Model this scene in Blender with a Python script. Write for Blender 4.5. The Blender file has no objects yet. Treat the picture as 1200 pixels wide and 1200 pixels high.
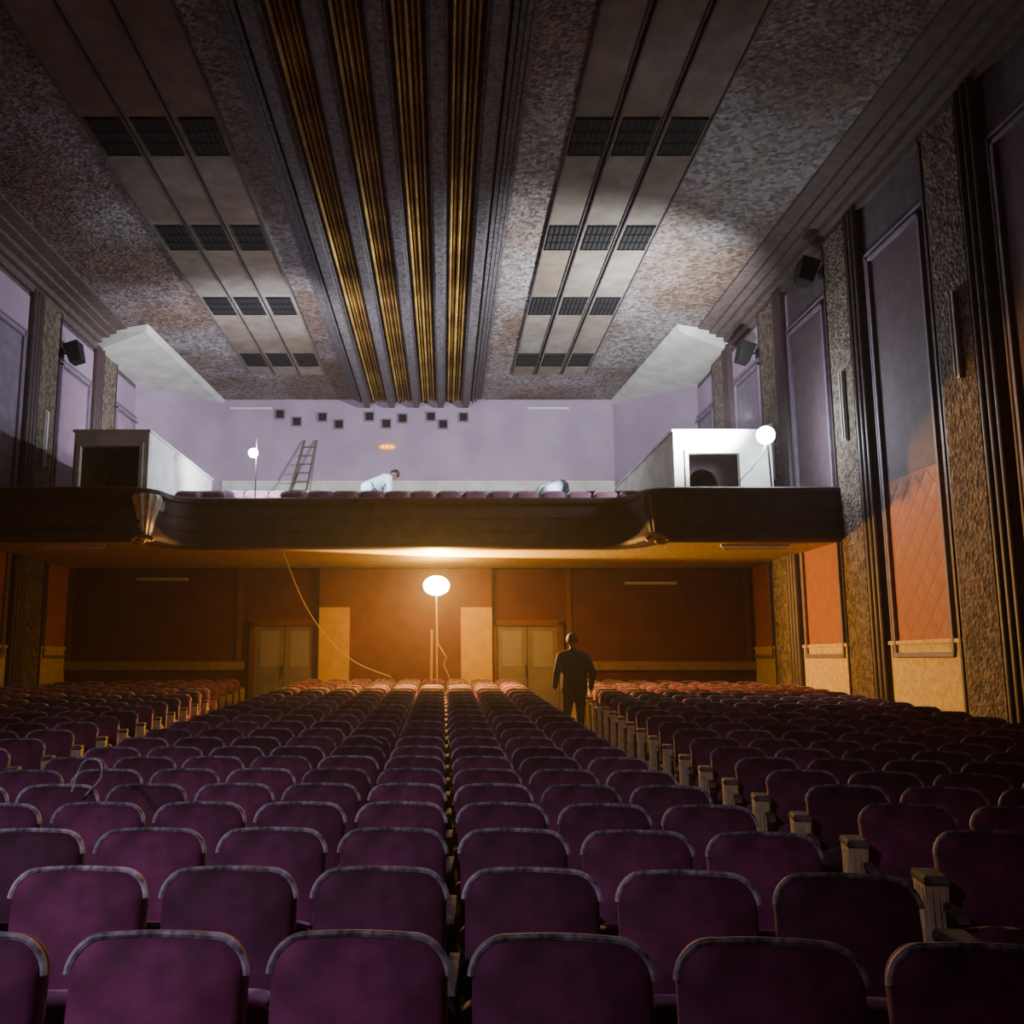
import bpy, math, random
from mathutils import Vector, Matrix
random.seed(7)
S = bpy.context.scene
COL = S.collection

# ------------------------------------------------------------------ materials
def mk(name, c1, c2=None, scale=5, detail=4, rough=.85, bump=0, bscale=40, tex='noise',
       metallic=0, emis=None, estr=0, sheen=0, stain=None, stain_scale=.35, rnd=0, bdist=.02, lo=.35, hi=.65, spec=.5):
    m = bpy.data.materials.new(name); m.use_nodes = True
    nt = m.node_tree; N = nt.nodes; L = nt.links
    b = N['Principled BSDF']
    b.inputs['Roughness'].default_value = rough
    b.inputs['Metallic'].default_value = metallic
    b.inputs['Specular IOR Level'].default_value = spec
    b.inputs['Base Color'].default_value = (*c1, 1)
    if sheen:
        b.inputs['Sheen Weight'].default_value = sheen
        b.inputs['Sheen Roughness'].default_value = .4
        b.inputs['Sheen Tint'].default_value = (.85, .5, .75, 1)
    if emis:
        b.inputs['Emission Color'].default_value = (*emis, 1)
        b.inputs['Emission Strength'].default_value = estr
    tc = N.new('ShaderNodeTexCoord')
    out = None
    if c2:
        if tex == 'voronoi':
            t = N.new('ShaderNodeTexVoronoi'); t.inputs['Scale'].default_value = scale
            L.new(tc.outputs['Object'], t.inputs['Vector'])
            sp = N.new('ShaderNodeSeparateColor'); L.new(t.outputs['Color'], sp.inputs['Color'])
            fac = sp.outputs[0]
        else:
            t = N.new('ShaderNodeTexNoise'); t.inputs['Scale'].default_value = scale
            t.inputs['Detail'].default_value = detail
            L.new(tc.outputs['Object'], t.inputs['Vector'])
            fac = t.outputs['Fac']
        r = N.new('ShaderNodeValToRGB')
        r.color_ramp.elements[0].position = lo if tex == 'noise' else .05
        r.color_ramp.elements[1].position = hi if tex == 'noise' else .95
        r.color_ramp.elements[0].color = (*c1, 1); r.color_ramp.elements[1].color = (*c2, 1)
        L.new(fac, r.inputs['Fac']); out = r.outputs['Color']
    if stain:
        t2 = N.new('ShaderNodeTexNoise'); t2.inputs['Scale'].default_value = stain_scale
        t2.inputs['Detail'].default_value = 6
        L.new(tc.outputs['Object'], t2.inputs['Vector'])
        r2 = N.new('ShaderNodeValToRGB')
        r2.color_ramp.elements[0].position = .42; r2.color_ramp.elements[1].position = .62
        r2.color_ramp.elements[0].color = (*stain, 1); r2.color_ramp.elements[1].color = (1, 1, 1, 1)
        L.new(t2.outputs['Fac'], r2.inputs['Fac'])
        mx = N.new('ShaderNodeMix'); mx.data_type = 'RGBA'; mx.blend_type = 'MULTIPLY'
        mx.inputs[0].default_value = 1
        if out: L.new(out, mx.inputs[6])
        else: mx.inputs[6].default_value = (*c1, 1)
        L.new(r2.outputs['Color'], mx.inputs[7]); out = mx.outputs[2]
    if rnd:
        oi = N.new('ShaderNodeObjectInfo')
        mr = N.new('ShaderNodeMapRange'); mr.inputs[3].default_value = 1 - rnd; mr.inputs[4].default_value = 1 + rnd
        L.new(oi.outputs['Random'], mr.inputs[0])
        hs = N.new('ShaderNodeHueSaturation')
        if out: L.new(out, hs.inputs['Color'])
        else: hs.inputs['Color'].default_value = (*c1, 1)
        L.new(mr.outputs[0], hs.inputs['Value']); out = hs.outputs['Color']
    if out: L.new(out, b.inputs['Base Color'])
    if bump:
        t3 = N.new('ShaderNodeTexVoronoi' if tex == 'voronoi' else 'ShaderNodeTexNoise')
        t3.inputs['Scale'].default_value = bscale
        L.new(tc.outputs['Object'], t3.inputs['Vector'])
        bp = N.new('ShaderNodeBump'); bp.inputs['Strength'].default_value = bump
        bp.inputs['Distance'].default_value = bdist
        L.new(t3.outputs[0], bp.inputs['Height']); L.new(bp.outputs['Normal'], b.inputs['Normal'])
    return m

M_ceil = mk('flaked_ceiling_plaster', (.11, .095, .09), (.35, .32, .32), scale=12, rough=.75, bump=.55, bscale=13, tex='voronoi', stain=(.58, .43, .32), stain_scale=.3, bdist=.045)
M_band = mk('smooth_ceiling_band', (.18, .155, .13), (.25, .22, .185), scale=3, stain=(.7, .6, .5), bump=.3, bscale=60)
M_batten = mk('ceiling_batten', (.06, .05, .055), (.10, .09, .09), scale=8)
M_rib = mk('grey_rib', (.045, .037, .042), (.16, .14, .15), scale=14, rough=.7, bump=.3, bscale=30)
M_gold = mk('gold_flutes', (.45, .28, .055), (.72, .50, .13), scale=9, rough=.55, stain=(.5,.4,.35), stain_scale=.8)
M_gap = mk('dark_flute_gap', (.05, .015, .01))
M_black = mk('black', (.006, .006, .007), rough=.9)
M_darkmetal = mk('dark_metal', (.012, .012, .014), rough=.6, metallic=.3)
M_lav = mk('lavender_wall', (.34, .255, .35), (.41, .315, .41), scale=.8, rough=.85, stain=(.92, .88, .9), stain_scale=.5)
M_white = mk('white_paint', (.60, .60, .56), (.72, .71, .66), scale=2.5, rough=.75, stain=(.85,.84,.8), stain_scale=1.5)
M_cream = mk('cream_stucco', (.55, .42, .18), (.74, .58, .27), scale=9, rough=.9, bump=.8, bscale=30)
M_sidewall = mk('side_wall_plaster', (.08, .06, .075), (.12, .095, .115), scale=4, rough=.9, bump=.3, bscale=40)
M_stone = mk('stone_pilaster', (.07, .05, .035), (.21, .16, .12), scale=12, tex='voronoi', rough=.9, bump=.9, bscale=16, bdist=.04)
M_frame = mk('mauve_moulding', (.17, .13, .18), (.23, .18, .24), scale=5, rough=.6)
M_flute = mk('dark_maroon_flutes', (.035, .018, .022), (.06, .03, .035), scale=5, rough=.5)
M_red = mk('dark_red_wall', (.085, .012, .012), (.12, .019, .018), scale=2, rough=.7)
M_yellow = mk('yellow_pier', (.60, .38, .05), (.70, .47, .08), scale=4, rough=.7)
M_brown = mk('brown_panel', (.13, .04, .022), (.17, .055, .03), scale=3, rough=.6)
M_parapet = mk('balcony_maroon', (.030, .013, .013), (.05, .022, .02), scale=4, rough=.65)
M_soffit = mk('soffit_plaster', (.42, .33, .10), (.62, .50, .17), scale=14, tex='voronoi', rough=.7, bump=.4, bscale=20)
M_floor = mk('dark_floor', (.03, .024, .026), (.055, .045, .045), scale=3, rough=.9, spec=.2)
M_velvet = mk('purple_velvet', (.060, .010, .036), (.17, .030, .098), scale=5, rough=.8, sheen=.3, rnd=.5, bump=.15, bscale=18)
M_trim = mk('worn_grey_piping', (.07, .06, .07), (.44, .42, .46), scale=22, rough=.7, rnd=.35)
M_iron = mk('painted_iron', (.03, .026, .026), (.06, .05, .05), scale=12, rough=.85, spec=.2)
M_arm = mk('worn_armrest', (.06, .05, .045), (.18, .155, .14), scale=18, rough=.85, spec=.2)
M_end = mk('cream_end_panel', (.48, .40, .22), (.66, .57, .36), scale=12, rough=.5)
M_tube = mk('unlit_fluorescent_tube', (.75, .75, .78), rough=.3)
M_door = mk('grey_door', (.17, .15, .14), (.22, .19, .17), scale=3, rough=.5)
M_wood = mk('worn_wood', (.10, .07, .05), (.16, .11, .08), scale=12, rough=.7)
M_skin = mk('skin', (.25, .13, .08), rough=.6)
M_dark_cloth = mk('dark_clothing', (.014, .012, .014), (.024, .022, .024), scale=15)
M_grey_cloth = mk('grey_trousers', (.05, .05, .07), (.08, .08, .10), scale=15)
M_shirt = mk('pale_blue_shirt', (.40, .60, .68), (.50, .70, .76), scale=12)
M_check = mk('blue_patterned_shirt', (.25, .42, .60), (.80, .88, .92), scale=12, tex='voronoi')
M_hair = mk('black_hair', (.01, .009, .009), rough=.6)

def quilt():
    m = mk('quilted_panel', (.34, .12, .06), (.40, .15, .08), scale=4, rough=.7)
    nt = m.node_tree; N = nt.nodes; L = nt.links; b = N['Principled BSDF']
    tc = N.new('ShaderNodeTexCoord'); sx = N.new('ShaderNodeSeparateXYZ'); L.new(tc.outputs['Object'], sx.inputs[0])
    def mth(op, a, c):
        n = N.new('ShaderNodeMath'); n.operation = op
        for i, v in enumerate((a, c)):
            if v is None: continue
            if isinstance(v, (int, float)): n.inputs[i].default_value = v
            else: L.new(v, n.inputs[i])
        return n.outputs[0]
    p = mth('ABSOLUTE', mth('SINE', mth('MULTIPLY', mth('ADD', sx.outputs[1], sx.outputs[2]), 7.5), None), None)
    q = mth('ABSOLUTE', mth('SINE', mth('MULTIPLY', mth('SUBTRACT', sx.outputs[1], sx.outputs[2]), 7.5), None), None)
    h = mth('POWER', mth('MINIMUM', p, q), .35)
    bp = N.new('ShaderNodeBump'); bp.inputs['Strength'].default_value = .7; bp.inputs['Distance'].default_value = .025
    L.new(h, bp.inputs['Height']); L.new(bp.outputs['Normal'], b.inputs['Normal'])
    return m
M_quilt = quilt()
M_upper = mk('shaded_mauve_panel', (.09, .058, .075), (.12, .078, .095), scale=4, rough=.75)  # panel mauve with the upper wall's shade painted in

# ------------------------------------------------------------------ mesh builder
class MB:
    def __init__(s): s.v = []; s.f = []; s.m = []
    def add(s, verts, faces, m=0, M=None):
        o = len(s.v)
        s.v += [tuple(M @ Vector(p)) if M else tuple(p) for p in verts]
        for f in faces: s.f.append(tuple(i + o for i in f)); s.m.append(m)
        return s
    def merge(s, o, M=None, mmap=None):
        k = len(s.v)
        s.v += [tuple(M @ Vector(p)) if M else p for p in o.v]
        for f, m in zip(o.f, o.m):
            s.f.append(tuple(i + k for i in f)); s.m.append(mmap[m] if mmap else m)
        return s
    def box(s, x0, x1, y0, y1, z0, z1, m=0, M=None):
        v = [(x0,y0,z0),(x1,y0,z0),(x1,y1,z0),(x0,y1,z0),(x0,y0,z1),(x1,y0,z1),(x1,y1,z1),(x0,y1,z1)]
        f = [(0,3,2,1),(4,5,6,7),(0,1,5,4),(1,2,6,5),(2,3,7,6),(3,0,4,7)]
        return s.add(v, f, m, M)
    def loft(s, loops, m=0, cs=True, ce=True, M=None, closed=True):
        n = len(loops[0]); v = [p for l in loops for p in l]; f = []
        for i in range(len(loops) - 1):
            for j in range(n if closed else n - 1):
                k = (j + 1) % n
                f.append((i*n+j, i*n+k, (i+1)*n+k, (i+1)*n+j))
        if cs: f.append(tuple(range(n))[::-1])
        if ce: f.append(tuple((len(loops)-1)*n + j for j in range(n)))
        return s.add(v, f, m, M)
    def tube(s, pts, r, n=8, m=0, caps=True, M=None):
        P = [Vector(p) for p in pts]; loops = []; prev = None
        for i, p in enumerate(P):
            t = (P[min(i+1, len(P)-1)] - P[max(i-1, 0)]).normalized()
            if prev is None:
                a = Vector((0,0,1)) if abs(t.z) < .9 else Vector((1,0,0))
                u = t.cross(a).normalized()
            else:
                u = (prev - t*prev.dot(t)).normalized()
            prev = u; w = t.cross(u)
            rr = r[i] if isinstance(r, (list, tuple)) else r
            loops.append([p + (u*math.cos(2*math.pi*j/n) + w*math.sin(2*math.pi*j/n))*rr for j in range(n)])
        return s.loft(loops, m, caps, caps, M)
    def ball(s, c, r, n=12, m=0, sc=(1,1,1), M=None):
        c = Vector(c); loops = []
        k = n//2
        for i in range(k+1):
            a = -math.pi/2 + math.pi*i/k
            rr = max(math.cos(a), .02)*r
            loops.append([c + Vector((rr*math.cos(2*math.pi*j/n)*sc[0], rr*math.sin(2*math.pi*j/n)*sc[1], r*math.sin(a)*sc[2])) for j in range(n)])
        return s.loft(loops, m, True, True, M)
    def mesh(s, name, mats, smooth=False):
        me = bpy.data.meshes.new(name); me.from_pydata(s.v, [], s.f)
        for mt in mats: me.materials.append(mt)
        me.polygons.foreach_set('material_index', s.m)
        if smooth: me.polygons.foreach_set('use_smooth', [True]*len(s.f))
        me.update()
        return me
    def obj(s, name, mats, smooth=False, parent=None, bevel=0, label=None, cat=None, kind=None, group=None, fixn=True):
        me = s.mesh(name, mats, smooth)
        if fixn:
            import bmesh
            bm = bmesh.new(); bm.from_mesh(me); bmesh.ops.recalc_face_normals(bm, faces=bm.faces); bm.to_mesh(me); bm.free()
        if smooth:
            try: me.set_sharp_from_angle(angle=math.radians(40))
            except Exception: pass
        o = bpy.data.objects.new(name, me); COL.objects.link(o)
        if parent: o.parent = parent
        if bevel:
            b = o.modifiers.new('b', 'BEVEL'); b.width = bevel; b.segments = 2; b.limit_method = 'ANGLE'
        meta(o, label, cat, kind, group)
        return o
def meta(o, label=None, cat=None, kind=None, group=None):
    if label: o['label'] = label
    if cat: o['category'] = cat
    if kind: o['kind'] = kind
    if group: o['group'] = group
def empty(name, loc=(0,0,0), **k):
    o = bpy.data.objects.new(name, None); o.location = loc; o.empty_display_size = .1; COL.objects.link(o); meta(o, **k); return o
tn = [0]
def trim(mb, mats, label, smooth=False, bevel=0):
    tn[0] += 1
    return mb.obj('trim_%d' % tn[0], mats, smooth, bevel=bevel, label=label, cat='trim', kind='structure')

# ------------------------------------------------------------------ dimensions (camera eye is z = 0)
XL, XR, H = -9.1, 7.5, 8.5
YB, YL, YF = 30.0, 22.7, -4.0
def fz(y):
    n = [(-5,-1.60),(2.8,-1.62),(6.5,-1.66),(9,-1.65),(22.8,-1.27)]
    for (a,za),(b,zb) in zip(n, n[1:]):
        if y <= b: return za + (zb-za)*(y-a)/(b-a)
    return n[-1][1]

mb = MB(); ys = [YF,2.8,6.5,9,13,18,22.8]
loops = [[(XL,y,fz(y)),(XR,y,fz(y)),(XR,y,fz(y)-.2),(XL,y,fz(y)-.2)] for y in ys]
mb.loft(loops); mb.obj('floor', [M_floor], label='dark worn sloping auditorium floor', cat='floor', kind='structure')
mb = MB(); mb.box(XL,XR,YF,YB,H,H+.2); mb.obj('ceiling', [M_ceil], label='stained flaky plaster auditorium ceiling', cat='ceiling', kind='structure')
mb = MB(); mb.box(XR,XR+.2,YF,YB,-1.8,H); mb.obj('wall_right', [M_sidewall], label='dark mauve plaster side wall', cat='wall', kind='structure')
mb = MB(); mb.box(XL-.2,XL,YF,YB,-1.8,H); mb.obj('wall_left', [M_sidewall], label='mauve plaster side wall', cat='wall', kind='structure')
mb = MB(); mb.box(XL,XR,YF-.2,YF,-1.8,H); mb.obj('wall_front', [M_red], label='dark red wall behind the stage end', cat='wall', kind='structure')
mb = MB(); mb.box(XL,XR,YB,YB+.2,2.0,H)
mb.loft([[(XL,26.8,2),(-7.25,YB,2),(-7.25,YB,H),(XL,26.8,H)],[(XL-.1,26.9,2),(-7.35,YB+.1,2),(-7.35,YB+.1,H),(XL-.1,26.9,H)]])
mb.loft([[(XR,26.8,2),(5.57,YB,2),(5.57,YB,H),(XR,26.8,H)],[(XR+.1,26.9,2),(5.67,YB+.1,2),(5.67,YB+.1,H),(XR+.1,26.9,H)]])
mb.obj('wall_back', [M_lav], label='lavender painted wall behind the balcony seats', cat='wall', kind='structure')
mb = MB(); mb.box(XL,XR,YL,YL+.15,-1.5,2.2); mb.obj('wall_rear', [M_red], label='dark red wall beneath the balcony', cat='wall', kind='structure')
mb = MB(); mb.box(-7.2,5.55,YB-.05,YB,4.1,5.72); mb.box(-7.2,5.55,YB-.09,YB,5.68,5.76); trim(mb,[M_white],'cream painted dado along the balcony back wall')

# white canted soffits at the rear of ceiling
for s, xi, xi2, xw in ((1,-7.55,-7.2,XL),(-1,5.95,5.5,XR)):
    mb = MB()
    a=(xw,23.5,H-.02); b=(xi,22.9,H-.02); c=(xi2,YB,H-.02); d=(xw,YB,H-.02)
    zl=H-.45
    a2=(xw,23.7,zl); b2=(xi-.12*s,23.1,zl+.3); c2=(xi2-.1*s,YB,zl+.3); d2=(xw,YB,zl)
    mb.loft([[a,b,c,d],[a2,b2,c2,d2]]); trim(mb,[M_white],'white painted canted soffit at rear of ceiling')

# ceiling central ribs and gold flutes
RX = [-2.49,-1.69,-.89,-.09,.71]
mb = MB()
for x in RX:
    for (w,z0) in ((.18,.13),(.14,.25),(.095,.38)):
        mb.box(x-w,x+w,YF,YB-.35,H-z0,H)
trim(mb,[M_rib],'grey stepped plaster ribs running along the ceiling centre',bevel=.012)
mb = MB()
for a,b in zip(RX,RX[1:]):
    n=5; w=(b-a-.36)/n
    for i in range(n):
        cx=a+.18+w*(i+.5)
        prof=[(cx-w*.36*math.cos(t), H-.06-.10*math.sin(t)-(.06 if i%2==0 else 0)) for t in [math.pi*k/8 for k in range(9)]]
        mb.loft([[(x,YF,z) for x,z in prof],[(x,YB-.4,z) for x,z in prof]])
trim(mb,[M_gold],'gold painted ceiling flutes between the ribs',smooth=True)
mb = MB(); mb.box(RX[0],RX[-1],YF,YB-.4,H-.03,H-.005); trim(mb,[M_gap],'dark recess behind the gold flutes')
mb = MB()
for sgn,x in ((-1,RX[0]-.18),(1,RX[-1]+.18)):
    for i,(o,z) in enumerate(((.05,.2),(.15,.14),(.24,.09),(.33,.05))):
        mb.box(min(x+sgn*(o-.035),x+sgn*(o+.035)),max(x+sgn*(o-.035),x+sgn*(o+.035)),YF,YB-.3,H-z,H)
trim(mb,[M_rib],'stepped mouldings edging the central ceiling ribs')

# smooth bands + vents
bands = [(-5.69,-5.11),(-4.97,-4.37),(-4.22,-3.6),(2.13,2.62),(2.85,3.40),(3.62,4.17)]
mb = MB(); mt = MB()
for a,b in bands:
    mb.box(a-.06,b+.06,YF,27.1,H-.04,H)
    mt.box(a-.085,a-.06,YF,27.1,H-.07,H); mt.box(b+.06,b+.085,YF,27.1,H-.07,H)
trim(mb,[M_band],'smooth beige ceiling bands'); trim(mt,[M_batten],'thin dark battens edging the ceiling bands')
def vent():
    e = empty('ceiling_vent', label='dark square ceiling vent with dusty grille', cat='vent', group='ceiling vents')
    f = MB(); w=.29; l=.56
    f.box(-w,w,-l,l,-.012,0)
    f.obj('recess',[M_black],parent=e)
    g = MB()
    for i in range(6): g.box(-w+.02+i*.1,-w+.03+i*.1,-l,l,-.03,-.012)
    for i in range(4): g.box(-w,w,-l+.03+i*.35,-l+.04+i*.35,-.035,-.02)
    g.obj('grille',[M_darkmetal],parent=e)
    return e
V0 = vent(); first=True
for y in (14.2,17.9,21.6,25.7):
    for a,b in bands:
        if first: e=V0; first=False
        else:
            e=V0.copy(); COL.objects.link(e)
            for c in list(V0.children):
                k=c.copy(); k.parent=e; COL.objects.link(k)
        e.location=((a+b)/2,y,H-.04)

# cornices
mb = MB()
for s,x in ((-1,XR),(1,XL)):
    for (w,z) in ((.95,.05),(.62,.12),(.42,.2),(.22,.34),(.1,.5)):
        mb.box(min(x,x+s*w),max(x,x+s*w),YF,23.4,H-z,H)
trim(mb,[mk('cornice_paint',(.085,.06,.055),(.13,.095,.085),scale=6)],'stepped plaster cornice between wall and ceiling')

# side wall bays
for s,xw in ((-1,XR),(1,XL)):
    stone=MB(); fl=MB(); fr=MB(); pn=MB(); dd=MB(); up=MB()
    def bx(m,d,y0,y1,z0,z1):
        m.box(min(xw,xw+s*d),max(xw,xw+s*d),y0,y1,z0,z1)
    cs = [3.3,7.1,10.9,14.7,18.5,22.3,26.1]
    if s==1: cs=[14.7,18.5,22.3,26.1]
    for c in cs:
        ztop=6.9
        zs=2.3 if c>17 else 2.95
        bx(pn,.03,c-.85,c+.85,.12,zs); bx(up,.03,c-.85,c+.85,zs,ztop)  # split at the lamp's shadow edge, shade painted into the upper part
        for (o,w,d) in ((.85,.07,.09),(1.0,.05,.06)):
            bx(fr,d,c-o-w,c-o,.12-(o-.85)*.5,ztop+(o-.85)+w); bx(fr,d,c+o,c+o+w,.12-(o-.85)*.5,ztop+(o-.85)+w)
            bx(fr,d,c-o-w,c+o+w,ztop+(o-.85),ztop+(o-.85)+w)
        bx(fr,.09,c-.9,c+.9,.05,.13)
        if c<26:
            y0=c+1.62; y1=c+2.5
            bx(stone,.14,y0,y1,-1.7,H-.5)
            for i in range(3):
                cy=c+1.2+.17*i
                pts=[(xw+s*(.02+.14*math.sin(t)),cy-.085*math.cos(t)) for t in [math.pi*k/8 for k in range(9)]]
                fl.loft([[(x,y,-1.7) for x,y in pts],[(x,y,H-.4) for x,y in pts]])
            for cy in (c+2.55,c+2.66):
                bx(fl,.1,cy,cy+.05,-1.7,H-.4)
    bx(dd,.05,YF,YL,-1.75,.28)
    bx(dd,.08,YF,YL,.26,.32)
    trim(pn,[M_quilt],'tall quilted wall panels'); trim(fr,[M_frame],'mauve mouldings framing the wall panels',bevel=.01)
    trim(up,[M_upper if s==-1 else M_frame],'upper wall panels, light and shade painted into the mauve')
    trim(stone,[M_stone],'rough stone textured wall pilasters'); trim(fl,[M_flute],'dark fluted vertical wall mouldings',smooth=True)
    trim(dd,[M_cream],'cream stucco dado along the side wall')
    lv=MB(); bx(lv,.02,19.5 if s==-1 else 16.8,26.8,3.0,7.9); trim(lv,[M_lav],'lavender paint on the side wall above the balcony')
    pv=MB(); bx(pv,.035,21.5,23.1,2.8,6.85); bx(pv,.035,25.3,26.7,2.8,6.85); trim(pv,[M_frame if s==-1 else mk('lamplit_pink_mauve',(.30,.20,.28),(.36,.25,.33),scale=3)],'mauve panels on the side wall above the balcony')  # left panels take a lighter pink that paints in the lamplight

# ------------------------------------------------------------------ balcony
path=[(XL,17.2),(-6.6,17.2),(-6.0,17.2)]
path+=[(-6.0+.62*math.sin(t),17.2+.62*(1-math.cos(t))) for t in [math.pi/2*k/6 for k in range(1,7)]]
path+=[(-5.38+.58*(1-math.cos(t)),17.82+.58*math.sin(t)) for t in [math.pi/2*k/6 for k in range(1,7)]]
rp=[(3.16+.58*math.sin(t),18.4-.58*(1-math.cos(t))) for t in [math.pi/2*k/6 for k in range(0,7)]]
rp+=[(3.74+.62*(1-math.cos(t)),17.82-.62*math.sin(t)) for t in [math.pi/2*k/6 for k in range(1,7)]]
path+=[(-2,18.4),(1,18.4)]+rp+[(XR,17.2)]
prof=[(-.22,3.2),(.02,3.2),(.06,3.17),(.06,3.09),(.01,3.06),(.01,2.86),(.02,2.84),(.02,2.80),(0,2.78),(-.01,2.60),(.01,2.58),(.01,2.54),(-.02,2.50),(.0,2.40),(.05,2.36),(.07,2.30),(.04,2.23),(-.06,2.19),(-.3,2.19),(-.3,2.35),(-.22,2.4)]
loops=[]
for i,(x,y) in enumerate(path):
    a=Vector(path[max(i-1,0)]); b=Vector(path[min(i+1,len(path)-1)]); t=(b-a).normalized(); nrm=Vector((t.y,-t.x))
    loops.append([(x+nrm.x*o,y+nrm.y*o,z) for o,z in prof])
bal = empty('balcony', label='curved dark maroon cinema balcony with moulded front', cat='balcony', kind='structure')
mb=MB(); mb.loft(loops); mb.obj('parapet',[M_parapet],smooth=True,parent=bal)
mb=MB()
poly=[(x,y+.1) for x,y in path]
mb.add([(x,y,2.22) for x,y in poly]+[(x,YL,2.22) for x,y in poly]+[(x,y,2.4) for x,y in poly]+[(x,YL,2.4) for x,y in poly],
       [(i,i+1,i+1+len(poly),i+len(poly)) for i in range(len(poly)-1)]+[(i+2*len(poly),i+1+2*len(poly),i+1+3*len(poly),i+3*len(poly)) for i in range(len(poly)-1)])
mb.obj('soffit',[M_soffit],parent=bal)
mb=MB()
rowsB=[19.3+.88*i for i in range(11)]
for i,y in enumerate(rowsB):
    top=.18*y+.04-.88
    mb.box(XL,XR,y-.42,(y+.46) if i<10 else YB,2.42,top)
mb.obj('stepped_floor',[M_floor],parent=bal)

# scroll brackets, lamplit cream and unlit dark painted into the pair
for x,mt,lb in ((-5.62,mk('lamplit_cream_gold',(.60,.52,.38),(.78,.70,.54),scale=7,rough=.5),'cream fluted scroll bracket at the balcony corner, lamplight painted into its tone'),(4.0,M_parapet,'scroll bracket at the balcony corner, painted dark as the unlit one')):
    e=empty('scroll_bracket',(x,17.5,0),label=lb,cat='bracket',group='balcony scroll brackets')
    mb=MB(); L=[]
    for z,r in ((3.08,.26),(3.03,.29),(2.95,.28),(2.8,.23),(2.65,.19),(2.5,.16),(2.38,.14),(2.3,.16),(2.24,.18),(2.2,.12)):
        L.append([(r*(1+.06*math.cos(12*a))*math.cos(a),r*(1+.06*math.cos(12*a))*math.sin(a)-.05,z) for a in [2*math.pi*k/48 for k in range(48)]])
    mb.loft(L); mb.obj('fluted_bell',[mt],smooth=True,parent=e)
    mb=MB()
    sp=[((.26-.018*k)*math.cos(.55*k)*(1 if x<0 else -1),-.3+.01*k,2.2+(.1-.006*k)*math.sin(.55*k)) for k in range(14)]
    mb.tube(sp,[.045-.002*k for k in range(14)],m=0); mb.obj('gilt_curl',[M_gold],smooth=True,parent=e)

# entrance enclosures on the balcony
def enclosure(x0,x1,y0,y1,ox0,ox1,oz,label,cd):
    e=empty('entrance_enclosure',(0,0,0),label=label,cat='booth',kind='structure')
    t=.12; zt=4.59; zb=2.4; m=MB()
    m.box(x0,ox0,y0,y0+t,zb,zt); m.box(ox1,x1,y0,y0+t,zb,zt); m.box(ox0,ox1,y0,y0+t,oz,zt)
    m.box(x0,x0+t,y0+t,y1,zb,zt); m.box(x1-t,x1,y0+t,y1,zb,zt)
    m.box(x0+t,x1-t,y1-t,y1,zb,zt)
    m.obj('enclosure_walls',[M_white],parent=e)
    m=MB(); m.box(x0-.03,x1+.03,y0-.04,y1+.03,zt,zt+.05); m.obj('roof_slab',[M_white],parent=e)
    m=MB()
    for a,b,c,d in ((ox0-.07,ox0,zb,oz+.07),(ox1,ox1+.07,zb,oz+.07),(ox0,ox1,oz,oz+.07)): m.box(a,b,y0-.03,y0,c,d)
    m.obj('door_frame',[M_white],parent=e)
    m=MB()
    xa=x0+t; xb=x1-t; yy=y0+cd; xm=(ox0+ox1)/2+.1; r=.32; zc=3.75
    m.box(xa,xm-r,yy,yy+.1,zb,zt-.02); m.box(xm+r,xb,yy,yy+.1,zb,zt-.02)
    n=10
    for k in range(n):
        a0=math.pi*k/n; a1=math.pi*(k+1)/n
        X0=xm-r*math.cos(a0); X1=xm-r*math.cos(a1); Z0=zc+r*math.sin(a0); Z1=zc+r*math.sin(a1)
        m.loft([[(X0,yy,Z0),(X1,yy,Z1),(X1,yy,zt-.02),(X0,yy,zt-.02)],[(X0,yy+.1,Z0),(X1,yy+.1,Z1),(X1,yy+.1,zt-.02),(X0,yy+.1,zt-.02)]])
    m.obj('inner_partition',[M_upper if x0>0 else M_wood],parent=e)
    return e
enclosure(-7.5,-5.98,18.6,23.8,-7.36,-6.16,4.30,'white walled entrance booth with a wide dark opening',1.6)
enclosure(4.66,6.65,18.6,24.9,4.95,5.98,4.15,'white walled entrance booth with a dark arched doorway',1.2)

# ------------------------------------------------------------------ lower rear wall details
mb=MB()
for a,b in ((-2.97,-2.25),(.41,1.15)): mb.box(a,b,YL-.22,YL,-1.4,1.26)
trim(mb,[M_yellow],'yellow painted lower halves of the rear wall piers')
mb=MB()
for a,b in ((-2.97,-2.25),(.41,1.15)): mb.box(a,b,YL-.22,YL,1.26,2.2)
mb.box(-2.25,.41,YL-.05,YL,-1.4,2.2)
trim(mb,[M_brown],'brown panelling on the rear wall beneath the balcony')
mb=MB()
mb.box(-9.05,-4.75,YL-.07,YL,-.22,-.02); mb.box(2.9,7.45,YL-.07,YL,-.22,-.02)
trim(mb,[mk('dull_dado',(.24,.17,.12),(.32,.24,.17),scale=6)],'dull cream dado rail on the rear wall')
mb=MB()
for x in (-9.0,-4.9,3.0,7.3):
    mb.box(x-.06,x+.06,YL-.06,YL,-.02,2.2)
trim(mb,[M_brown],'brown vertical battens dividing the red rear wall')
dn=0
M_glass=mk('dusty_glass',(.30,.28,.26),rough=.25)
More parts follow.
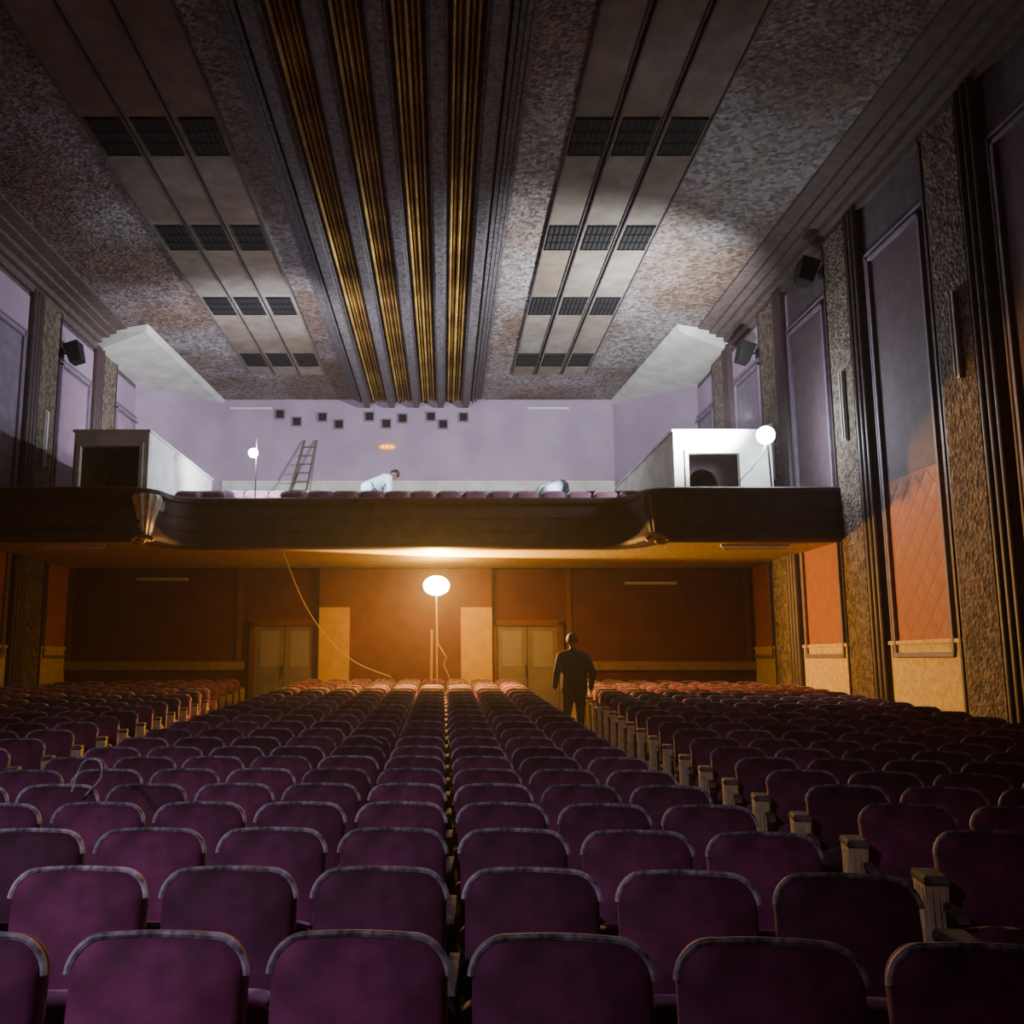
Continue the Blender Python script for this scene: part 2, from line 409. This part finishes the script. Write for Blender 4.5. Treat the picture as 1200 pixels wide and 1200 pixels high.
for x0,x1 in ((-4.5,-3.1),(1.27,2.72)):
    dn+=1
    d=empty('door_%d'%dn,(0,0,0),label='grey double door with glazed upper panes in dark frame',cat='door',kind='structure')
    m=MB(); m.box(x0-.14,x0,YL-.12,YL,-1.3,.95); m.box(x1,x1+.14,YL-.12,YL,-1.3,.95); m.box(x0-.14,x1+.14,YL-.12,YL,.82,.97)
    m.obj('door_frame',[M_brown],parent=d,bevel=.01)
    xm=(x0+x1)/2
    for a,b in ((x0,xm-.01),(xm+.01,x1)):
        m=MB(); m.box(a,b,YL-.06,YL-.01,-1.28,.82,0)
        m.box(a+.1,b-.1,YL-.075,YL-.06,-1.1,-.3,0); m.box(a+.12,b-.12,YL-.07,YL-.06,-.15,.7,1)
        m.obj('door_leaf',[M_door,M_glass],parent=d,bevel=.006)
    m=MB(); m.box(xm-.05,xm-.03,YL-.12,YL-.06,-.4,-.1); m.obj('door_handle',[M_darkmetal],parent=d)

# ------------------------------------------------------------------ fixtures
def ftube(c,L,axis,out,grp):
    e=empty('fluorescent_lamp',c,label='unlit white fluorescent tube on a slim batten',cat='lamp',group=grp)
    out=Vector(out); ax=Vector(axis)
    m=MB(); up=ax.cross(out); h=.035
    def pt(a,b,c2): return ax*a+up*b+out*c2
    m.loft([[pt(-L/2,-h,0),pt(-L/2,h,0),pt(-L/2,h,.05),pt(-L/2,-h,.05)],[pt(L/2,-h,0),pt(L/2,h,0),pt(L/2,h,.05),pt(L/2,-h,.05)]])
    m.obj('batten',[M_white],parent=e)
    m=MB(); m.tube([ax*(-L/2+.03)+out*.08,ax*(L/2-.03)+out*.08],.02,n=10); m.obj('tube',[M_tube],smooth=True,parent=e)
for y in (12.85,16.65,20.45,24.2): ftube((XR-.15,y,4.6),1.3,(0,0,1),(-1,0,0),'wall tubes')
for y in (20.45,24.2): ftube((XL+.15,y,4.9),1.3,(0,0,1),(1,0,0),'wall tubes')
ftube((-6.35,YB-.01,8.2),1.4,(1,0,0),(0,-1,0),'wall tubes'); ftube((3.42,YB-.01,8.2),1.4,(1,0,0),(0,-1,0),'wall tubes')
ftube((-6.8,YL-.01,1.95),1.25,(1,0,0),(0,-1,0),'wall tubes'); ftube((5.0,YL-.01,1.85),1.25,(1,0,0),(0,-1,0),'wall tubes')
ftube((-7.2,18.0,2.22),1.3,(1,0,0),(0,0,-1),'wall tubes'); ftube((6.0,18.0,2.22),1.3,(1,0,0),(0,0,-1),'wall tubes')

def speaker(x,y,z,s):
    e=empty('wall_speaker',(x,y,z),label='black box loudspeaker bracketed to the side wall',cat='speaker',group='wall speakers')
    R=Matrix.Rotation(math.radians(-18),4,'Y') if s>0 else Matrix.Rotation(math.radians(18),4,'Y')
    m=MB(); m.loft([[(-.14,-.17,-.24),(.14,-.17,-.24),(.14,.17,-.24),(-.14,.17,-.24)],[(-.18,-.2,.24),(.18,-.2,.24),(.18,.2,.24),(-.18,.2,.24)]],M=Matrix.Translation((s*.3,0,0))@R)
    m.obj('speaker_cabinet',[M_black],parent=e,bevel=.015)
    m=MB(); m.tube([(0,0,0),(s*.2,0,0)],.025); m.box(-.02,.02,-.08,.08,-.1,.1); m.obj('bracket',[M_darkmetal],parent=e)
speaker(XR-.12,21.25,7.15,-1); speaker(XL+.12,21.25,7.15,1); speaker(XR-.12,17.4,7.5,-1)

for x,z in ((-5.38,8.0),(-4.82,7.75),(-3.98,7.9),(-3.44,7.66),(-2.44,7.92),(-1.88,7.68),(-1.35,7.86),(-.42,7.92),(-.02,7.66),(.65,7.9)):
    e=empty('projection_window',(x,YB,z),label='small dark projection porthole with a pale frame',cat='window',group='projection portholes')
    m=MB(); w=.13
    m.box(-w,w,-.03,0,-w,w); m.obj('opening',[M_black],parent=e)
    m=MB()
    for a in ((-w-.04,-w,-w-.04,w+.04),(w,w+.04,-w-.04,w+.04),(-w,w,w,w+.04),(-w,w,-w-.04,-w)): m.box(a[0],a[1],-.06,0,a[2],a[3])
    m.obj('frame',[M_frame],parent=e)
e=empty('wall_sign_light',(-1.85,YB,6.9),label='small oval glowing orange light on the lavender wall',cat='light')
m=MB(); m.ball((0,-.03,0),.3,sc=(1,.12,.38),n=20); m.obj('back_plate',[mk('amber_plate',(.7,.35,.05),emis=(1,.4,.05),estr=.5)],smooth=True,parent=e)
m=MB()
for i in (-1,0,1): m.ball((i*.15,-.08,0),.06,n=12)
m.obj('bulb',[mk('orange_bulb',(1,.4,.05),emis=(1,.36,.03),estr=3)],smooth=True,parent=e)

# ladder
e=empty('ladder',(0,0,0),label='tall wooden ladder leaning against the lavender wall',cat='ladder')
a=Vector((-4.75,28.7,4.2)); b=Vector((-4.35,YB-.1,7.1)); dx=Vector((.24,0,0))
for sg in (-1,1):
    m=MB(); m.tube([a+dx*sg*1.25,b+dx*sg*.8],.035,n=6); m.obj('rail',[M_wood],parent=e)
for i in range(9):
    t=(i+.6)/9.4; c=a.lerp(b,t); w=1.25-.45*t
    m=MB(); m.tube([c-dx*w,c+dx*w],.022,n=6); m.obj('rung',[M_wood],parent=e)

def emat(name,c,st): return mk(name,c,emis=c,estr=st)
# warm lamp on stand
LW=(-.16,20.5,1.62)
e=empty('work_lamp',(LW[0],LW[1],fz(20.5)),label='glowing warm work lamp on a thin tripod stand',cat='lamp')
hh=LW[2]-fz(20.5)
m=MB(); m.ball((0,0,hh),.24,n=24,sc=(1.2,1,.9)); m.obj('bulb',[emat('warm_glow',(1,.56,.16),75)],smooth=True,parent=e)
m=MB(); m.tube([(.02,0,.5),(.0,0,hh-.18)],.02); m.tube([(-.12,.02,.0),(-.1,.02,2.0)],.028); m.obj('pole',[M_end],parent=e)
m=MB()
for k in range(3):
    an=k*2.1+.4; m.tube([(0,0,.62),(.38*math.cos(an),.38*math.sin(an),.01)],.016)
m.obj('tripod_base',[M_darkmetal],parent=e)
m=MB(); m.tube([(.0,-.05,hh-.22),(.03,-.05,1.7),(.22,-.05,1.4),(.16,-.05,1.25),(.25,-.05,1.05),(.32,-.05,.8),(.1,-.2,.5)],.014); m.obj('cord',[M_end],parent=e)

# white flood lamp clamped above the parapet beside the booth
LR=(6.1,17.34,4.22)
e=empty('flood_lamp',LR,label='dazzling white flood lamp on a post beside the booth',cat='lamp')
m=MB(); m.ball((0,0,0),.17,n=24); m.obj('bulb',[emat('cool_glow',(.76,.87,1),190)],smooth=True,parent=e)
m=MB(); m.tube([(.03,.0,-.12),(.06,.0,-1.0)],.018); m.obj('post',[M_darkmetal],parent=e)
m=MB(); m.tube([(0,0,-.16),(-.1,.02,-.4),(-.3,.04,-.65),(-.5,.04,-.85),(-.55,.04,-1.0)],.014); m.obj('cord',[M_white],parent=e)
LLd=(-4.15,20.0,4.47)
e=empty('led_lamp',(LLd[0],LLd[1],2.85),label='small bright white bulb on a thin upright pole',cat='lamp')
m=MB(); m.ball((0,0,LLd[2]-2.85),.10,n=20); m.obj('bulb',[emat('led_glow',(.72,.80,1),480)],smooth=True,parent=e)
m=MB(); m.tube([(.06,.05,-.1),(.06,.05,1.95)],.016); m.tube([(.06,.05,1.62),(0,0,1.62)],.012); m.obj('pole',[M_wood],parent=e)
m=MB(); m.box(-.15,.27,-.15,.25,-.09,-.05); m.obj('base',[M_darkmetal],parent=e)

# cables
def cable(pts,r,mt,label):
    cu=[]
    P=[Vector(p) for p in pts]
    for i in range(len(P)-1):
        p0=P[max(i-1,0)];p1=P[i];p2=P[i+1];p3=P[min(i+2,len(P)-1)]
        for k in range(6):
            t=k/6
            cu.append(.5*((2*p1)+(p2-p0)*t+(2*p0-5*p1+4*p2-p3)*t*t+(3*p1-p0-3*p2+p3)*t**3))
    cu.append(P[-1])
    m=MB(); m.tube(cu,r,n=6); m.obj('cable',[mt],smooth=True,label=label,cat='cable')
cable([(-3.3,19.2,2.2),(-2.95,19.9,1.2),(-2.5,20.7,.45),(-1.95,21.3,-.05),(-1.2,21.6,-.36)],.012,M_end,'thin pale cable sagging from the balcony soffit')

# ------------------------------------------------------------------ seats
def outline(w,h,rt,rb,n=8,bow=.014):
    pts=[]
    for cx,cz,a0,r in ((w/2-rt,h-rt,0,rt),(-w/2+rt,h-rt,90,rt),(-w/2+rb,rb,180,rb),(w/2-rb,rb,270,rb)):
        for i in range(n):
            a=math.radians(a0+90*i/(n-1)); pts.append([cx+r*math.cos(a),cz+r*math.sin(a)])
        if a0==0:
            for q in (.5,0,-.5): pts.append([(w/2-rt)*q,h])
    for p in pts:
        p[1]-= (bow*(2*p[0]/w)**2 if p[1]>h*.6 else 0)
        f=p[1]/h
        p[0]*= .97+.03*math.sin(math.pi*min(1,f*.9+.1))
    return pts
def back_loops(w,h,zb,lean,spec,n=8):
    o=outline(w,h,.085,.03,n); cz=h/2; L=[]
    for ins,y in spec:
        l=[]
        for x,z in o:
            f=1-ins/(w/2); g=1-ins/(h/2); X=x*f; Z=(z-cz)*g+cz
            l.append((X,y+Z*lean,zb+Z))
        L.append(l)
    return L
W=.492
def seat_parts(n=8,seg=6):
    b=MB(); b.loft(back_loops(W,.47,.40,.17,[(0,.045),(0,.0),(.010,-.024),(.028,-.042),(.07,-.056),(.13,-.064),(.18,-.066)],n))
    t=MB(); o=outline(W+.008,.474,.088,.03,n)
    pts=[(x,-.010+z*.17,.40+z) for x,z in o if z>.04]
    t.tube(pts,.0108,n=seg)
    c=MB(); L=[]
    M=Matrix.Translation((0,-.05,.44))@Matrix.Rotation(math.radians(-14),4,'X')
    for ins,z in ((.03,-.05),(.0,-.03),(0,.02),(.02,.045),(.07,.06)):
        w2=.235-ins; y0=-.43+ins; y1=0-ins*.3; r=.07; l=[]
        for cx,cy,a0 in ((w2-r,y1-r,0),(-w2+r,y1-r,90),(-w2+r,y0+r,180),(w2-r,y0+r,270)):
            for i in range(4):
                a=math.radians(a0+30*i); l.append((cx+r*math.cos(a),cy+r*math.sin(a),z))
        L.append(l)
    c.loft(L,M=M)
    a=MB(); x=-.275
    a.loft([[(x-.020,-.34,.57),(x+.020,-.34,.57),(x+.020,-.34,.59),(x-.020,-.34,.59)],
            [(x-.024,-.28,.58),(x+.024,-.28,.58),(x+.024,-.28,.61),(x-.024,-.28,.61)],
            [(x-.018,-.02,.58),(x+.018,-.02,.58),(x+.018,-.02,.61),(x-.018,-.02,.61)]])
    s=MB()
    s.loft([[(x-.014,-.30,0),(x+.014,-.30,0),(x+.014,.02,0),(x-.014,.02,0)],
            [(x-.014,-.22,.2),(x+.014,-.22,.2),(x+.014,-.02,.2),(x-.014,-.02,.2)],
            [(x-.014,-.24,.42),(x+.014,-.24,.42),(x+.014,.04,.42),(x-.014,.04,.42)],
            [(x-.014,-.30,.57),(x+.014,-.30,.57),(x+.014,.04,.57),(x-.014,.04,.57)]])
    s.box(x-.04,x+.04,-.33,.05,0,.015)
    return b,t,c,a,s
def end_panel(side):
    e=MB(); x=side*.315
    def L(w,y0,y1,z): return [(x-w,y0,z),(x+w,y0,z),(x+w,y1,z),(x-w,y1,z)]
    e.loft([L(.034,-.12,-.02,0),L(.036,-.12,-.02,.12),L(.040,-.13,-.01,.40),L(.046,-.14,.0,.60),L(.050,-.15,.01,.68)])
    for i in range(3):
        y=-.115+.04*i
        e.box(min(x,x+side*.052),max(x,x+side*.052),y,y+.018,.10,.665)
    for i in (-1,0,1): e.box(x+i*.026-.007,x+i*.026+.007,-.150,-.08,.20,.665)
    cap=MB(); cap.loft([L(.050,-.155,.01,.68),L(.055,-.16,.015,.69),L(.055,-.16,.015,.705),L(.045,-.15,.01,.72)])
    return e,cap
b,t,c,a,s_=seat_parts()
MAT={'backrest':M_velvet,'backrest_piping':M_trim,'seat_cushion':M_velvet,'armrest':M_arm,'side_frame':M_iron}
def fin(mb,name,mats,smooth):
    import bmesh
    me=mb.mesh(name,mats,smooth); bm=bmesh.new(); bm.from_mesh(me); bmesh.ops.recalc_face_normals(bm,faces=bm.faces); bm.to_mesh(me); bm.free()
    if smooth: me.set_sharp_from_angle(angle=math.radians(50))
    return me
tpl=[]
for nm,x in (('backrest',b),('backrest_piping',t),('seat_cushion',c),('armrest',a),('side_frame',s_)):
    me=fin(x,nm,[MAT[nm]],nm not in('side_frame',)); tpl.append((nm,bpy.data.objects.new(nm,me)))
ends={}
for sd in (-1,1):
    e1,e2=end_panel(sd); ends[sd]=[('end_panel',bpy.data.objects.new('end_panel',fin(e1,'end_panel',[M_end],False))),('end_cap',bpy.data.objects.new('end_cap',fin(e2,'end_cap',[M_arm],False)))]
lb,lt,lc,la,ls=seat_parts(4,4)
LOW=MB(); LOW.merge(lb,mmap=[0]); LOW.merge(lt,mmap=[1]); LOW.merge(lc,mmap=[0]); LOW.merge(la,mmap=[2]); LOW.merge(ls,mmap=[3])
LOWM={}
for sd in (0,-1,1):
    q=MB(); q.merge(LOW)
    if sd:
        e1,e2=end_panel(sd); q.merge(e1,mmap=[4]); q.merge(e2,mmap=[2])
    LOWM[sd]=q
LM=[M_velvet,M_trim,M_arm,M_iron,M_end]
LOWME={k:fin(q,'theater_seat',LM,True) for k,q in LOWM.items()}
K=.026; XC=-.8
seats=[]
for r in range(23):
    Y0=2.68+.87*r
    cols=[]
    for i in range(9): cols.append((-3.26+.275+.55*i, 1 if i==8 else (-1 if i==0 else 0),0))
    xr=2.14+.045*(Y0-4)
    i=0
    while r>=2:
        x=xr+.3+.55*i
        if x>XR-.42: break
        cols.append((x,-1 if i==0 else 0,.2)); i+=1
    xl=-3.85-.055*(Y0-9); i=0
    while r>=2:
        x=xl-.3-.55*i
        if x<XL+.42: break
        cols.append((x,1 if i==0 else 0,.1)); i+=1
    for x,e,dy in cols:
        y=Y0-K*(x-XC)**2+dy
        if y<1.9: continue
        d=y*.9877-.12
        px=x/d
        if px<-.473-.35/d or px>.618+.35/d: continue
        if (x+.16)**2+(y-20.5)**2<.35: continue
        seats.append((d,x,y,e))
seats.sort()
stuff=MB()
GRP='rows of purple auditorium seats'
for idx,(d,x,y,e) in enumerate(seats):
    rz=-2*K*(x-XC)+random.uniform(-.02,.02); rx=random.uniform(-.03,.03)
    M=Matrix.Translation((x,y,fz(y)))@Matrix.Rotation(rz,4,'Z')
    if idx<300:
        lab='purple velvet tip-up cinema seat with worn grey piping' if not e else 'purple velvet aisle seat with cream ribbed end post'
        if d<13.5:
            o=empty('theater_seat',label=lab,cat='seat',group=GRP); o.matrix_world=M
            for nm,tp in tpl+(ends[e] if e else []):
                k=tp.copy(); k.parent=o; COL.objects.link(k)
                if nm in('backrest','backrest_piping'): k.rotation_euler=(rx*.5,0,0)
                if nm=='seat_cushion': k.location=(0,0,random.uniform(-.01,.01))
        else:
            o=bpy.data.objects.new('theater_seat',LOWME[e]); COL.objects.link(o); o.matrix_world=M
            meta(o,lab,'seat',None,GRP)
    else: stuff.merge(LOWM[e],M)
for nm,o in tpl+ends[-1]+ends[1]: bpy.data.objects.remove(o)
stuff.obj('distant_theater_seats',LM,True,label='remaining rows of purple cinema seats near the rear wall',cat='seats',kind='stuff',group=GRP)
bs=MB()
for i,y in enumerate(rowsB):
    z=.18*y+.04-.88
    for j in range(18):
        x=-5.4+.55*j
        if any(abs(x-px)<.55 and abs(y-py)<.75 for px,py in ((-1.35,22.4),(2.6,20.7),(-4.15,20.0))): continue
        bs.merge(LOWM[0],Matrix.Translation((x,y+.1,z+.02))@Matrix.Rotation(random.uniform(-.04,.04),4,'Z'))
bs.obj('balcony_seats',LM,True,label='dusty rows of purple seats on the balcony',cat='seats',kind='stuff',group='balcony seats')

# loose cables over seats
cable([(-2.3,6.0,-.80),(-2.22,5.95,-.62),(-2.05,5.75,-.59),(-1.95,5.5,-.66),(-1.98,5.35,-.74)],.006,M_trim,'loose pale cable looped over seat backs')
cable([(-.95,8.9,-.76),(-.9,8.85,-.70),(-.7,8.8,-.68),(-.55,8.7,-.74)],.006,M_trim,'loose cable looped over seat backs')

# ------------------------------------------------------------------ people
def figure(name,loc,rz,upper_bend,legs,arms,mats,label,head_pitch=0,hip=(0,0,.95),scale=1,bulk=1):
    caps=[]
    hipv=Vector(hip)
    R=Matrix.Translation(hipv)@Matrix.Rotation(-upper_bend,4,'X')@Matrix.Translation((0,0,-.95))
    def U(p): return R@Vector(p)
    def cp(a_,r1,b_,r2,m): caps.append((Vector(a_),r1,Vector(b_),r2,m))
    k_=bulk
    cp(hipv+Vector((-.08,0,0)),.125*k_,hipv+Vector((.08,0,0)),.125*k_,1)
    for sx in (-1,1):
        cp(U((sx*.07,0,.90 if bulk>1 else .98)),.135*k_,U((sx*.06,0,1.18)),.125*k_,0)
        cp(U((sx*.07,0,1.18)),.125*k_,U((sx*.1,0,1.38)),.12*k_,0)
    cp(U((-.16,0,1.44)),.08,U((0,0,1.48)),.085,0)
    cp(U((.16,0,1.44)),.08,U((0,0,1.48)),.085,0)
    cp(U((0,0,1.42)),.10,U((0,0,1.52)),.07,0)
    HC=U((0,.01,1.52))
    Hm=Matrix.Translation(HC)@Matrix.Rotation(-upper_bend-head_pitch,4,'X')
    def Hh(p): return Hm@Vector(p)
    cp(Hh((0,-.01,-.05)),.058,Hh((0,0,.09)),.056,2)
    cp(Hh((0,.02,.13)),.075,Hh((0,.0,.20)),.098,2)
    cp(Hh((0,.05,.09)),.045,Hh((0,.045,.13)),.06,2)
    cp(Hh((0,.105,.155)),.012,Hh((0,.118,.125)),.016,2)
    for sx in (-1,1): cp(Hh((sx*.092,.0,.165)),.016,Hh((sx*.097,-.005,.13)),.014,2)
    for sx in (-1,1):
        sh,el,wr,hd=[U(p) for p in arms[sx]]
        cp(sh,.068*k_,el,.052*k_,0); cp(el,.052*k_,wr,.038*k_,0)
        dr=(hd-wr).normalized(); cp(wr,.028,wr+dr*.03,.028,2)
        side=dr.cross(Vector((sx,0,0))); side = side.normalized() if side.length>.1 else Vector((0,1,0))
        palm=wr+dr*.08
        for k in range(4):
            off=side*(k-1.5)*.021
            cp(wr+dr*.03+off*.6,.017,palm+off,.014,2)
            ln=(.06,.075,.07,.055)[k]
            mid=palm+off*1.15+dr*ln*.6
            inw=Vector((-sx*.012,0,0))
            cp(palm+off,.011,mid,.010,2); cp(mid,.010,mid+dr*ln*.45+inw,.008,2)
        cp(wr+dr*.03+side*.02,.014,wr+dr*.075+side*.055,.011,2); cp(wr+dr*.075+side*.055,.011,wr+dr*.105+side*.06,.009,2)
        kn,an,toe=[Vector(p) for p in legs[sx]]
        cp(hipv+Vector((sx*.09,0,-.02)),.105*k_,kn,.068*k_,1); cp(kn,.068*k_,an,.052*k_,1)
        cp(an+Vector((0,-.03,-.03)),.045,toe,.038,3)
    m=MB()
    for p,r1,q,r2,_ in caps:
        dv=(q-p)
        m.ball(p,r1,n=12); m.ball(q,r2,n=12)
        if dv.length>1e-4: m.tube([p,q],[r1,r2],n=12)
    tmp=m.obj('tmp_fig',[],False)
    md=tmp.modifiers.new('r','REMESH'); md.mode='VOXEL'; md.voxel_size=.0125
    sm=tmp.modifiers.new('s','SMOOTH'); sm.iterations=2; sm.factor=.5
    dg=bpy.context.evaluated_depsgraph_get(); me=bpy.data.meshes.new_from_object(tmp.evaluated_get(dg)); me.name='body'
    bpy.data.objects.remove(tmp)
    me.materials.clear()
    for mt in mats: me.materials.append(mt)
    idx=[]
    pre=[(p,r1,(q-p),max((q-p).length_squared,1e-9),r2,mm) for p,r1,q,r2,mm in caps]
    for f in me.polygons:
        cc=f.center; best=9; bi=0
        for p,r1,dv,l2,r2,mm in pre:
            t=max(0,min(1,(cc-p).dot(dv)/l2)); dd=(cc-(p+dv*t)).length-(r1+(r2-r1)*t)
            if dd<best: best=dd; bi=mm
        idx.append(bi)
    me.polygons.foreach_set('material_index',idx); me.polygons.foreach_set('use_smooth',[True]*len(idx))
    o=bpy.data.objects.new(name,None); COL.objects.link(o); o.location=loc; o.rotation_euler=(0,0,rz); o.scale=(scale,)*3
    meta(o,label,'person')
    bd=bpy.data.objects.new('body',me); COL.objects.link(bd); bd.parent=o
    hm=MB(); L=[]
    for i in range(9):
        rr=.112*math.sin(math.radians(100)*(1-i/8)+.03)
        zz=.19+.112*math.cos(math.radians(100)*(1-i/8)+.03)
        L.append([Hh((rr*math.cos(k*math.pi/10)*.95,rr*math.sin(k*math.pi/10)*1.05-.008,zz-(0.03 if (math.sin(k*math.pi/10)<0 and i<4) else 0))) for k in range(20)])
    hm.loft(L); hm.obj('hair',[M_hair],smooth=True,parent=o)
    return o
y=16.7
figure('person',(2.28,y,fz(y)),0.15,0.03,
  {-1:((-.12,.05,.50),(-.14,.0,.10),(-.16,.14,.04)),1:((.13,.10,.52),(.13,.14,.10),(.15,.29,.04))},
  {-1:((-.21,0,1.42),(-.31,-.08,1.16),(-.31,.06,.94),(-.29,.12,.80)),1:((.21,0,1.42),(.30,-.09,1.16),(.30,.03,.92),(.28,.08,.78))},
  [M_dark_cloth,M_dark_cloth,M_skin,M_black],'person in dark jacket and trousers walking away in the aisle',scale=1.06,bulk=1.2)
def bz(y):
    for yy in rowsB:
        if y<=yy+.46: return .18*yy+.04-.88
    return .18*rowsB[-1]+.04-.88
figure('person',(-1.75,22.42,bz(22.42)),math.radians(-70),1.10,
  {-1:((-.14,.18,.44),(-.15,.0,.10),(-.16,.14,.04)),1:((.14,.14,.44),(.15,-.12,.10),(.16,.02,.04))},
  {-1:((-.21,0,1.44),(-.24,.3,1.32),(-.18,.5,1.34),(-.16,.62,1.34)),1:((.21,0,1.44),(.24,.3,1.30),(.18,.52,1.32),(.16,.64,1.32))},
  [M_shirt,M_grey_cloth,M_skin,M_black],'person in pale blue shirt bending over the balcony seats',head_pitch=-.2,hip=(0,-.05,.92),bulk=1.25,scale=.98)
figure('person',(2.35,20.6,bz(20.6)),math.radians(-40),1.1,
  {-1:((-.16,.22,.45),(-.15,.0,.10),(-.16,.14,.04)),1:((.16,.20,.45),(.15,-.08,.10),(.16,.06,.04))},
  {-1:((-.21,0,1.44),(-.24,.28,1.38),(-.18,.5,1.4),(-.16,.62,1.4)),1:((.21,0,1.44),(.24,.28,1.36),(.18,.52,1.36),(.16,.64,1.36))},
  [M_check,M_grey_cloth,M_skin,M_black],'person in blue patterned shirt stooping among the balcony seats',head_pitch=.3,hip=(0,-.12,.88),bulk=1.3)

# ------------------------------------------------------------------ lights
def light(kind,loc,energy,color,size=.1,aim=None,cone=None,blend=.5,name='light'):
    l=bpy.data.lights.new(name,kind); l.energy=energy; l.color=color
    if kind=='AREA': l.size=size
    else: l.shadow_soft_size=size
    if cone: l.spot_size=math.radians(cone); l.spot_blend=blend
    o=bpy.data.objects.new(name,l); o.location=loc; COL.objects.link(o)
    if aim: o.rotation_euler=(Vector(aim)-Vector(loc)).to_track_quat('-Z','Y').to_euler()
    return o
light('SPOT',(5.9,17.45,4.6),6800,(.88,.93,1),.08,aim=(.6,23.5,8.5),cone=130,blend=1,name='flood_beam')
light('SPOT',(-4.15,20.14,4.47),1800,(.88,.87,1),.06,aim=(-2.4,30,7.2),cone=172,blend=.6,name='led_beam')
light('SPOT',(LW[0],LW[1]-.28,LW[2]),4600,(1,.50,.11),.12,aim=(2.5,10,2.0),cone=174,blend=.25,name='work_beam')
light('SPOT',(-4.2,-1.8,3.4),1150,(.90,.72,1),.3,aim=(-2.6,4.2,-1.0),cone=68,blend=1,name='stage_fill')  # unseen fill added at the stage side to light the seat fronts
w=bpy.data.worlds.new('World'); S.world=w; w.use_nodes=True
nt=w.node_tree
nt.nodes['Background'].inputs[0].default_value=(.35,.3,.5,1); nt.nodes['Background'].inputs[1].default_value=.02
# thin dusty air
vs=nt.nodes.new('ShaderNodeVolumeScatter'); vs.inputs['Density'].default_value=.0015; vs.inputs['Anisotropy'].default_value=.6
nt.links.new(vs.outputs[0],[n for n in nt.nodes if n.type=='OUTPUT_WORLD'][0].inputs['Volume'])

# ------------------------------------------------------------------ camera
cam=bpy.data.cameras.new('Camera'); cam.lens=33; cam.sensor_width=36; cam.shift_x=80/1200
co=bpy.data.objects.new('Camera',cam); COL.objects.link(co); co.location=(0,0,0); co.rotation_euler=(math.radians(99),0,0)
cam.clip_end=200
S.camera=co
